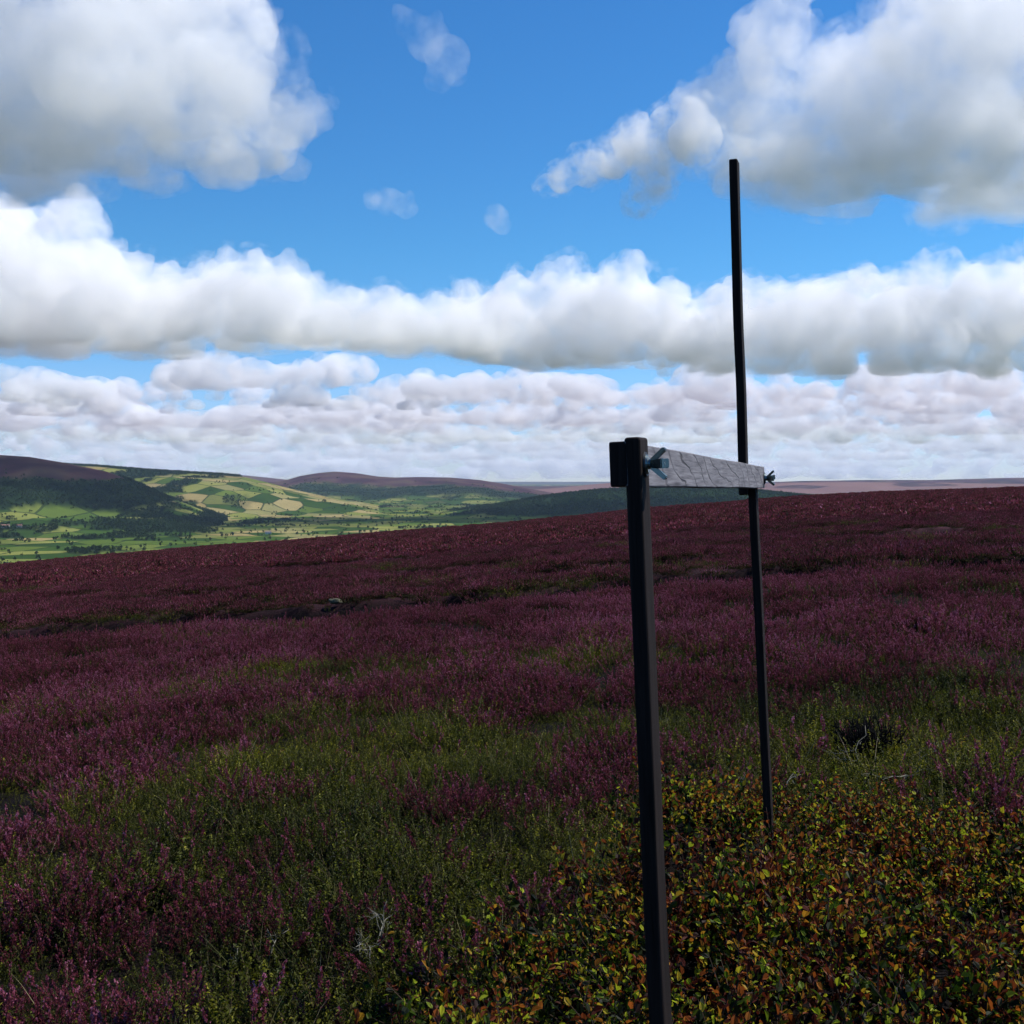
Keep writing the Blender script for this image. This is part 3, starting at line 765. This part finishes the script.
# two farmsteads at the foot of the nearest hill
def farm(px, py, label, w_=16, d_=8, h_=5.5, wall=(.55, .5, .44), roof=(.22, .1, .07)):
    for yy in np.geomspace(1500, 9000, 400):
        xx = (px - 512) / F * yy; zz = float(valley_z(np.array([xx]), np.array([yy]))[0][0])
        if (HOR - zz / yy * F) <= py: break
    r_ = link('farmhouse', None); r_.location = (xx, yy, zz - .4); r_.rotation_euler.z = .3; tag(r_, label, 'house', None)
    def flat(nm, c):
        m, n, L, o = nodes_of(nm); p = n.new('ShaderNodeBsdfPrincipled'); p.inputs['Roughness'].default_value = .9
        t = n.new('ShaderNodeTexNoise'); t.inputs['Scale'].default_value = .8; rr = ramp(n, [(.3, tuple(v * .75 for v in c)), (.7, c)]); L.new(t.outputs['Fac'], rr.inputs[0]); L.new(rr.outputs[0], p.inputs['Base Color'])
        L.new(p.outputs[0], o.inputs['Surface']); return m
    b = bmesh.new()
    v = [b.verts.new(q) for q in ((-w_/2,-d_/2,0),(w_/2,-d_/2,0),(w_/2,d_/2,0),(-w_/2,d_/2,0),(-w_/2,-d_/2,h_),(w_/2,-d_/2,h_),(w_/2,d_/2,h_),(-w_/2,d_/2,h_),(-w_/2,0,h_+3.2),(w_/2,0,h_+3.2))]
    for q in ((0,1,5,4),(2,3,7,6),(1,2,6,9,5),(3,0,4,8,7)): b.faces.new([v[i] for i in q])
    me = bpy.data.meshes.new('wall'); b.to_mesh(me); b.free(); me.materials.append(flat('stone_wall', wall)); link('wall', me, r_)
    b = bmesh.new()
    for sg in (-1, 1):
        q = [(-w_/2-.4, sg*(d_/2+.5), h_-.35), (w_/2+.4, sg*(d_/2+.5), h_-.35), (w_/2+.4, 0, h_+3.35), (-w_/2-.4, 0, h_+3.35)]
        lo = [b.verts.new(c) for c in q]; hi = [b.verts.new((c[0], c[1], c[2] + .25)) for c in q]
        b.faces.new(lo); b.faces.new(hi[::-1])
        for i in range(4): b.faces.new((lo[i], hi[i], hi[(i+1) % 4], lo[(i+1) % 4]))
    bmesh.ops.recalc_face_normals(b, faces=b.faces)
    me = bpy.data.meshes.new('roof'); b.to_mesh(me); b.free(); me.materials.append(flat('clay_roof', roof)); rf = link('roof', me, r_)
    b = bmesh.new(); bmesh.ops.create_cube(b, size=1, matrix=Matrix.Translation((w_/2-1.2, 0, h_+3.9)) @ Matrix.Diagonal((1, 1.4, 2, 1)))
    me = bpy.data.meshes.new('chimney'); b.to_mesh(me); b.free(); me.materials.append(bpy.data.materials['stone_wall']); link('chimney', me, rf)
    fm = flat('dark_opening', (.04, .04, .045))
    for (x0, z0, ww, hh, nm) in ((-5,3.4,1.2,1.2,'window'),(0,3.4,1.2,1.2,'window'),(5,3.4,1.2,1.2,'window'),(-5,1,1.2,1.4,'window'),(5,1,1.2,1.4,'window'),(0,0,1.2,2.2,'door')):
        b = bmesh.new(); bmesh.ops.create_cube(b, size=1, matrix=Matrix.Translation((x0 * w_ / 16, -d_/2-.02, z0 + hh/2)) @ Matrix.Diagonal((ww, .12, hh, 1)))
        me = bpy.data.meshes.new(nm); b.to_mesh(me); b.free(); me.materials.append(fm); link(nm, me, r_)
farm(5, 528, 'pale stone farmhouse at the left edge below the dark wood', 22, 9, 6, (.6, .56, .5), (.3, .16, .11))
farm(19, 528, 'smaller pale farm building just right of the leftmost farmhouse', 14, 8, 5)
farm(268, 534, 'white farmhouse low down among trees where the spur meets the moor edge', 16, 8, 5.5, (.75, .72, .66), (.2, .16, .14))
# ------------------------------------------------------------------ small things lying on the moor
M_BLEACH = plant_mat('bleached_twig', [(0, (.2, .19, .15)), (1, (.5, .47, .38))], 0, .9, .1)
M_BURNT = plant_mat('burnt_twig', [(0, (.008, .007, .007)), (1, (.028, .022, .024))], 0, .9, .1)
def ground_at(px, py, lift=0.0):
    """ground point under a pixel"""
    for yy in np.geomspace(1.2, 320, 1600):
        xx = (px - 512) / F * yy; zz = float(moor_z(np.array([xx]), np.array([yy]))[0]) + lift
        if HOR - zz / yy * F <= py: return Vector((xx, yy, zz - lift))
def twig_mesh(name, seed, n, ln, rad, mat, spread=.8, upright=.5, forks=3):
    """forked crooked stems, round in section"""
    g = np.random.default_rng(seed); bm = bmesh.new()
    def limb(p, d, l, r, lev):
        segs = 6; ring = None
        for k in range(segs + 1):
            t = k / segs
            s1 = unit(np.cross(d, [.3, .2, .9])); s2 = np.cross(d, s1); rr = r * (1 - .65 * t)
            cur = [bm.verts.new(p + s1 * rr * math.cos(a) + s2 * rr * math.sin(a)) for a in (0, 1.257, 2.513, 3.77, 5.027)]
            if ring:
                for i in range(5): bm.faces.new((ring[i], ring[(i + 1) % 5], cur[(i + 1) % 5], cur[i]))
            ring = cur
            if lev and k in (2, 3, 4) and g.uniform() < .33 * forks: limb(p.copy(), unit(d + g.normal(size=3) * .7), l * g.uniform(.35, .6), rr * .8, lev - 1)
            p = p + d * l / segs; d = unit(d + g.normal(size=3) * .28)
        bm.faces.new(ring)
    for _ in range(n):
        a = g.uniform(0, 6.28); limb(np.array([math.cos(a), math.sin(a), 0]) * g.uniform(0, .04) * n ** .5, unit(np.array([math.cos(a) * spread, math.sin(a) * spread, upright])), ln * g.uniform(.7, 1.1), rad, 2)
    me = bpy.data.meshes.new(name); bm.to_mesh(me); bm.free(); me.materials.append(mat)
    for p in me.polygons: p.use_smooth = True
    return me
TG = 'bleached dead twigs in the crowberry'
for k, (px, py, n, ln, up, lab, lift) in enumerate(((362, 945, 4, .2, 1.3, 'upright forked bleached dead twigs, the largest tuft, lower left centre', .1),
        (228, 930, 1, .13, .9, 'short bleached twig poking up among purple heather, lower left', .12), (266, 948, 1, .13, 1.6, 'single straight pale twig just left of the large dead tuft', .12),
        (232, 958, 1, .14, .25, 'low bent bleached twig lying left of the straight pale twig', .12), (885, 765, 2, .42, .15, 'long bleached twig lying below the dark burnt heather stump', .12), (922, 768, 1, .4, .12, 'long bleached twig lying right of the burnt heather stump', .14),
        (788, 775, 1, .16, 1.2, 'short pale stick standing right behind the far post', .18), (735, 782, 1, .14, 1.0, 'short pale stick leaning left of the far post', .18))):
    o = link('dead_twig', twig_mesh('dead_twig', 40 + k, n, ln, .0035, M_BLEACH, .8, up)); o.location = ground_at(px, py, lift) + Vector((0, 0, lift * .6)); o.rotation_euler.z = k * 1.3
    tag(o, lab, 'twig', TG)
o = link('burnt_heather_stump', twig_mesh('burnt_heather_stump', 77, 64, .26, .012, M_BURNT, .45, 1.1, 4)); o.location = ground_at(868, 752, .1) + Vector((0, 0, .08)); o.scale = (.55, .5, .95)
tag(o, 'black burnt heather stump with tangled stems in the green strip', 'stump')
def stone(px, py, r, lab, c0, c1, lift=.15):
    bm = bmesh.new(); bmesh.ops.create_icosphere(bm, subdivisions=4, radius=1)
    co = np.array([v.co[:] for v in bm.verts]); d = 1 + .28 * fbm(co * 1.1 + px, 4)
    for v, k in zip(bm.verts, d): v.co = Vector((v.co.x * k * r * 1.35, v.co.y * k * r, v.co.z * k * r * .62))
    me = bpy.data.meshes.new('stone'); bm.to_mesh(me); bm.free()
    for p in me.polygons: p.use_smooth = True
    m, n, L, o_ = nodes_of('lichened_stone'); t = n.new('ShaderNodeTexNoise'); t.inputs['Scale'].default_value = 5 / r * .3; t.inputs['Detail'].default_value = 6
    rr = ramp(n, [(.35, c0), (.6, c1)]); L.new(t.outputs['Fac'], rr.inputs[0]); p = n.new('ShaderNodeBsdfPrincipled'); p.inputs['Roughness'].default_value = .95; L.new(rr.outputs[0], p.inputs['Base Color']); L.new(p.outputs[0], o_.inputs['Surface'])
    me.materials.append(m); o = link('stone', me); o.location = ground_at(px, py, lift) + Vector((0, 0, lift * .8)); tag(o, lab, 'stone')
stone(335, 601, .11, 'mossy pale boulder in the heather at the edge of the dark ditch', (.03, .034, .016), (.09, .085, .05))
stone(776, 517, .2, 'tiny white stone far off in the heather, right of the crossboard', (.5, .48, .45), (.75, .72, .7), .25)
# ------------------------------------------------------------------ clouds: closed lumpy bodies of droplets
_bm = bmesh.new(); bmesh.ops.create_icosphere(_bm, subdivisions=2, radius=1)
ICO_V = np.array([v.co[:] for v in _bm.verts]); ICO_F = np.array([[v.index for v in f.verts] for f in _bm.faces]); _bm.free()

def cloud_mat(name, dens, scale=0.0, cut=.42, gain=3.2, step=.2):
    """even droplets, or (scale > 0) droplets in wisps and knots of that size in metres"""
    m = bpy.data.materials.new(name); m.use_nodes = True
    n = m.node_tree.nodes; n.clear(); L = m.node_tree.links
    o = n.new('ShaderNodeOutputMaterial'); v = n.new('ShaderNodeVolumePrincipled')
    v.inputs['Color'].default_value = (1, 1, 1, 1)
    v.inputs['Density'].default_value = dens
    v.inputs['Anisotropy'].default_value = 0.0
    if scale:
        tc = n.new('ShaderNodeTexCoord'); nz = n.new('ShaderNodeTexNoise')
        nz.inputs['Scale'].default_value = 1 / scale; nz.inputs['Detail'].default_value = 5; nz.inputs['Roughness'].default_value = .6
        L.new(tc.outputs['Object'], nz.inputs['Vector'])
        sb = n.new('ShaderNodeMath'); sb.operation = 'SUBTRACT'; sb.inputs[1].default_value = cut
        mu = n.new('ShaderNodeMath'); mu.operation = 'MULTIPLY'; mu.inputs[1].default_value = gain; mu.use_clamp = True
        md = n.new('ShaderNodeMath'); md.operation = 'MULTIPLY'; md.inputs[1].default_value = dens
        L.new(nz.outputs['Fac'], sb.inputs[0]); L.new(sb.outputs[0], mu.inputs[0]); L.new(mu.outputs[0], md.inputs[0])
        L.new(md.outputs[0], v.inputs['Density'])
        m.cycles.volume_step_rate = step
    L.new(v.outputs[0], o.inputs['Volume'])
    return m

def remesh(V, Fc, voxel):
    tmp = bpy.data.objects.new('tmp', mesh_np('tmp', V, Fc)); COL.objects.link(tmp)
    md = tmp.modifiers.new('r', 'REMESH'); md.mode = 'VOXEL'; md.voxel_size = voxel; md.use_smooth_shade = True
    dg = bpy.context.evaluated_depsgraph_get()
    me = bpy.data.meshes.new_from_object(tmp.evaluated_get(dg))
    bpy.data.objects.remove(tmp)
    return me
def get_co(me, what='vertices'):
    n = len(me.vertices); co = np.empty(n * 3, np.float32)
    me.vertices.foreach_get('co' if what == 'vertices' else 'normal', co)
    return co.reshape(-1, 3).astype(float)

def cloud_mesh(name, balls, voxel, base_z=None, amp=1.0, stretch=1.0):
    """balls: (n,4) x y z r -> union of balls, cut by a flattish base, roughened in fractal steps"""
    b = np.asarray(balls, float)
    V = (ICO_V[None] * np.array([stretch, stretch, 1.0]) * b[:, None, 3:4] + b[:, None, :3]).reshape(-1, 3)
    Fc = (ICO_F[None] + (np.arange(len(b)) * len(ICO_V))[:, None, None]).reshape(-1, 3)
    s = float(np.median(b[:, 3])); big = float(np.percentile(b[:, 3], 90))
    # bend everything a little so that no lump stays a ball
    for sc, am in ((big * 1.6, .35 * big), (big * .6, .16 * big)):
        V = V + am * amp * np.stack([pnoise(V / sc + 5), pnoise(V / sc + 50), .6 * pnoise(V / sc + 90)], 1)
    if base_z is not None:
        lim = base_z + (.18 if stretch == 1 else .5) * big * pnoise(V * (1, 1, 0) / (big * 1.5) + 7)
        lo = V[:, 2] < lim
        V[lo, 2] = lim[lo] + (V[lo, 2] - lim[lo]) * 0.12
    c = V.mean(0); V = V - c
    me = remesh(V, Fc, voxel * 1.3)
    co = get_co(me)
    for k, (sc, am) in enumerate(((.9 * big, .16 * big), (.45 * big, .12 * big), (.22 * big, .085 * big), (.11 * big, .06 * big), (.055 * big, .034 * big))):
        if sc < voxel * 2: break
        no = get_co(me, 'normal')
        q = .8 - 2.2 * np.abs(pnoise((co + c) / sc + 31 * k))     # billowy: rounded lumps with sharp creases
        up = 0.5 + 0.5 * np.clip(no[:, 2] + .4, -1, 1)
        co = co + no * (q * am * amp * up)[:, None]
        me.vertices.foreach_set('co', co.astype(np.float32).ravel()); me.update()
    me.calc_loop_triangles()
    tr = np.empty(len(me.loop_triangles) * 3, np.int32); me.loop_triangles.foreach_get('vertices', tr)
    me = remesh(co, tr.reshape(-1, 3), voxel)
    me.name = name
    print('cloud', name, len(me.vertices), 'verts', round(time.time() - T0, 1))
    return me, Vector(c)

def lobes(spec, D, depth=0.6, kids=14, seed=0, kid_r=(.18, .55), base_z=None, fill=5):
    """spec: (px, py, r_px) of the main billows at distance D; each sprouts smaller billows over its upper side"""
    g = np.random.default_rng(seed); out = []
    for (px, py, r) in spec:
        rad = r * D / F
        d = D + g.normal() * rad * depth
        p = np.array(at(px, py, d))
        out.append((*p, rad * .93))
        if base_z is not None and rad > 0:
            for _ in range(fill):
                fr = rad * g.uniform(.35, .6)
                out.append((p[0] + g.uniform(-1.1, 1.1) * rad, p[1] + g.uniform(-1.2, 1.2) * rad, base_z + fr * g.uniform(.1, .7), fr))
        for _ in range(kids):
            v = g.normal(size=3); v[2] = abs(v[2]) * 1.1 - .35; v /= np.linalg.norm(v)
            kr = rad * (kid_r[0] + (kid_r[1] - kid_r[0]) * g.uniform() ** 1.6)
            q = p + v * rad * g.uniform(.75, 1.02)
            out.append((*q, kr))
            for _ in range(3):
                v2 = g.normal(size=3); v2[2] = abs(v2[2]) - .2; v2 /= np.linalg.norm(v2)
                out.append((*(q + v2 * kr * .95), kr * g.uniform(.25, .55)))
    return out

def add_cloud(spec, D, dens, base_py, label, seed=0, voxel_px=2.2, amp=1.0, group=None, wisp=0, cut=.42, fringe=0, deep=0, **kw):
    bz = at(512, base_py, D).z if base_py else None
    b = lobes(spec, D, seed=seed, base_z=bz, **kw)
    g = np.random.default_rng(seed + 500)
    for (px, py, r) in (spec if deep else ()):          # hidden bulk added behind and before the outline to widen the cast shade
        for k in (-.6, -.3, .5, 1):
            d = D + k * deep * g.uniform(.6, 1.1); rr = r * d / F * .68
            b.append((*at(px + g.normal() * r * .3, py + r * .15, d), rr))
    me, c = cloud_mesh('cloud', b, voxel_px * D / F, bz, amp)
    me.materials.append(cloud_mat('cloud_droplets', dens, wisp, cut))
    o = link('cloud', me); o.location = c
    tag(o, label, 'cloud', group)
    if fringe:
        b2 = np.array(b); b2 = b2[b2[:, 3] > np.percentile(b2[:, 3], 55)]
        b2[:, 3] = b2[:, 3] * 1.03 + fringe * D / F
        me2, c2 = cloud_mesh('fringe', b2, voxel_px * 1.6 * D / F, None if bz is None else bz - fringe * .6 * D / F, amp * .8)
        me2.materials.append(cloud_mat('thin_droplets', dens * .3, wisp * .42, .5, 5.0))
        f_ = link('fringe', me2, o); f_.location = c2 - c
    return o

CG = 'cumulus clouds over the moor'
add_cloud([(60,60,95),(160,60,85),(-60,60,110),(215,90,60),(285,120,36),(195,140,36),(125,125,42),(40,125,42),(225,25,48),(-160,90,120),(60,-60,110),(-90,-90,140),(160,-40,80)],
          3000, .0115, 162, 'huge grey and white cloud filling the upper left corner of the sky', 1, group=CG, wisp=150, cut=.40, fringe=6)
add_cloud([(745,105,52),(775,45,42),(820,130,72),(900,110,95),(985,90,105),(1060,70,95),(935,30,62),(870,168,42),(1010,0,90)],
          3000, .012, 186, 'biggest white cloud at the upper right, behind and right of the tall pole top', 2, group=CG, wisp=150, cut=.40, fringe=6)
add_cloud([(640,145,30),(612,158,24),(588,168,21),(562,178,17),(545,184,11),(650,188,24),(640,208,14),(672,128,28),(695,140,30),(660,165,26)],
          2900, .035, None, 'ragged wispy tongue of cloud just left of the tall pole top', 3, group=CG, wisp=90, cut=.44, fringe=5, kids=6)
add_cloud([(-60,270,75),(0,262,62),(55,268,54),(110,294,44),(155,302,42),(200,304,44),(240,302,43),(285,308,42),(325,320,36),(365,330,34),(405,334,35),(450,332,35),(485,344,28),(20,312,40),(80,318,38),(140,322,34)],
          4250, .014, 348, 'long white cloud bank with a high bright left end, left half of the middle row', 4, group=CG, wisp=130, cut=.38, fringe=3.5, deep=470)
add_cloud([(475,320,30),(520,312,36),(570,305,42),(620,308,42),(655,320,36),(690,338,26),(590,335,36),(530,335,30)],
          4700, .015, 364, 'domed white cloud in the middle row, just left of the tall pole', 5, group=CG, wisp=130, cut=.38, fringe=3.5, deep=350)
add_cloud([(700,340,30),(735,325,40),(785,325,42),(830,318,44),(880,318,42),(925,310,44),(965,308,44),(1010,315,42),(1070,310,55),(1140,320,55)],
          4700, .015, 372, 'long white cloud bank in the middle row, right of the tall pole', 6, group=CG, wisp=130, cut=.38, fringe=3.5, deep=350)
add_cloud([(428,40,25),(448,58,25),(410,26,17),(440,78,16),(455,75,14)], 3000, .0055, None, 'small thin grey puff alone in the blue near the top', 7, group=CG, wisp=75, cut=.42, kids=4)
add_cloud([(390,203,17),(407,208,13),(373,200,12)], 4000, .0055, None, 'faint smear of cloud above the middle row, left of centre', 8, group=CG, wisp=75, cut=.42, kids=4, voxel_px=2)
add_cloud([(496,217,15),(502,226,11)], 4000, .006, None, 'tiny cloud puff in the blue above the middle row near the centre', 9, group=CG, wisp=75, cut=.42, kids=4, voxel_px=2)
add_cloud([(1005,258,14),(1030,250,20),(985,262,11)], 5000, .006, None, 'thin grey scrap of cloud at the right edge above the middle row', 10, group=CG, wisp=75, cut=.42, kids=4, voxel_px=2)
add_cloud([(330,-230,70),(430,-245,75),(530,-235,75),(610,-240,60),(460,-280,80)], 3700, .009, -175, 'unseen broad cloud added high above the view to shade the dale floor', 11, group=CG, wisp=170, deep=280)  # added out of view, only for the shade it casts on the dale
# the far decks, row behind row to the horizon
def bank(y_top, y_base, rmul, seed, x0=-420, x1=1440, gap=.0):
    """lumpy flat-bottomed strips: most of the row is a low shelf, with taller heads rising here and there"""
    g = np.random.default_rng(seed); spec = []
    x = x0; H_ = y_base - y_top
    while x < x1:
        run = g.uniform(1.5, 7) * rmul; yb_ = y_base; dy_ = g.uniform(-.28, .1) * H_                       # one shelf
        hh = H_ * g.uniform(.25, .75); xe = x + run
        while x < xe:
            head = g.uniform() < .2
            h = H_ * g.uniform(.6, 1.0) if head else hh * g.uniform(.8, 1.15)
            r = max(2.2, h * g.uniform(.28, .52))
            spec.append((x, y_base + dy_ - h + r, r))
            if h > 2.2 * r: spec.append((x + g.uniform(-.5, .5) * r, y_base + dy_ - h * .4, r * 1.1))
            x += r * g.uniform(.9, 1.9)
        if g.uniform() < gap: x += rmul * g.uniform(.6, 2.2)
    return spec
for (D, yt, yb, rm, gap, seed, dn) in ((12500, 356, 405, 30, .75, 21, .035), (15000, 378, 416, 24, .6, 22, .03), (18000, 392, 426, 20, .4, 23, .026),
                                       (22500, 406, 435, 16, .25, 24, .02), (28000, 418, 443, 13, .2, 25, .016), (36000, 429, 452, 11, .15, 26, .012),
                                       (48000, 440, 460, 10, .1, 27, .009), (66000, 450, 468, 9, .05, 28, .006), (95000, 457, 479.2, 9, 0, 29, .005)):
    sp = bank(yt, yb, rm, seed, gap=gap)
    bz = at(512, yb, D).z
    b = lobes(sp, D, depth=7, kids=7, seed=seed, base_z=bz, fill=1)
    b = np.array(b); c0 = b[:, :3].mean(0); 
    me, c = cloud_mesh('cloud_bank', b, 2.6 * D / F, bz, .8, 1.9 if D < 16000 else 2.5)
    me.materials.append(cloud_mat('cloud_droplets', dn * .3, (D / F * 22), .40))
    o = link('cloud_bank', me); o.location = c
    tag(o, 'flat-based grey and white clouds banked towards the horizon', 'clouds', kind='stuff')
# ------------------------------------------------------------------ the air
def haze():
    x0, x1, y0, y1, z0, z1 = -16000, 16000, -600, 24000, -232, 240
    v = [(x, y, z) for z in (z0, z1) for y in (y0, y1) for x in (x0, x1)]
    f = [(0, 2, 3, 1), (4, 5, 7, 6), (0, 1, 5, 4), (2, 6, 7, 3), (0, 4, 6, 2), (1, 3, 7, 5)]
    m, n, L, o = nodes_of('haze'); p = n.new('ShaderNodeVolumePrincipled'); p.inputs['Density'].default_value = HAZE
    p.inputs['Color'].default_value = (.55, .72, 1, 1)
    L.new(p.outputs[0], o.inputs['Volume'])
    me = mesh_np('haze', v, f, (m,)); tag(link('haze', me), kind='stuff')
HAZE = 1.7e-5
haze()
print('script', round(time.time() - T0, 1))
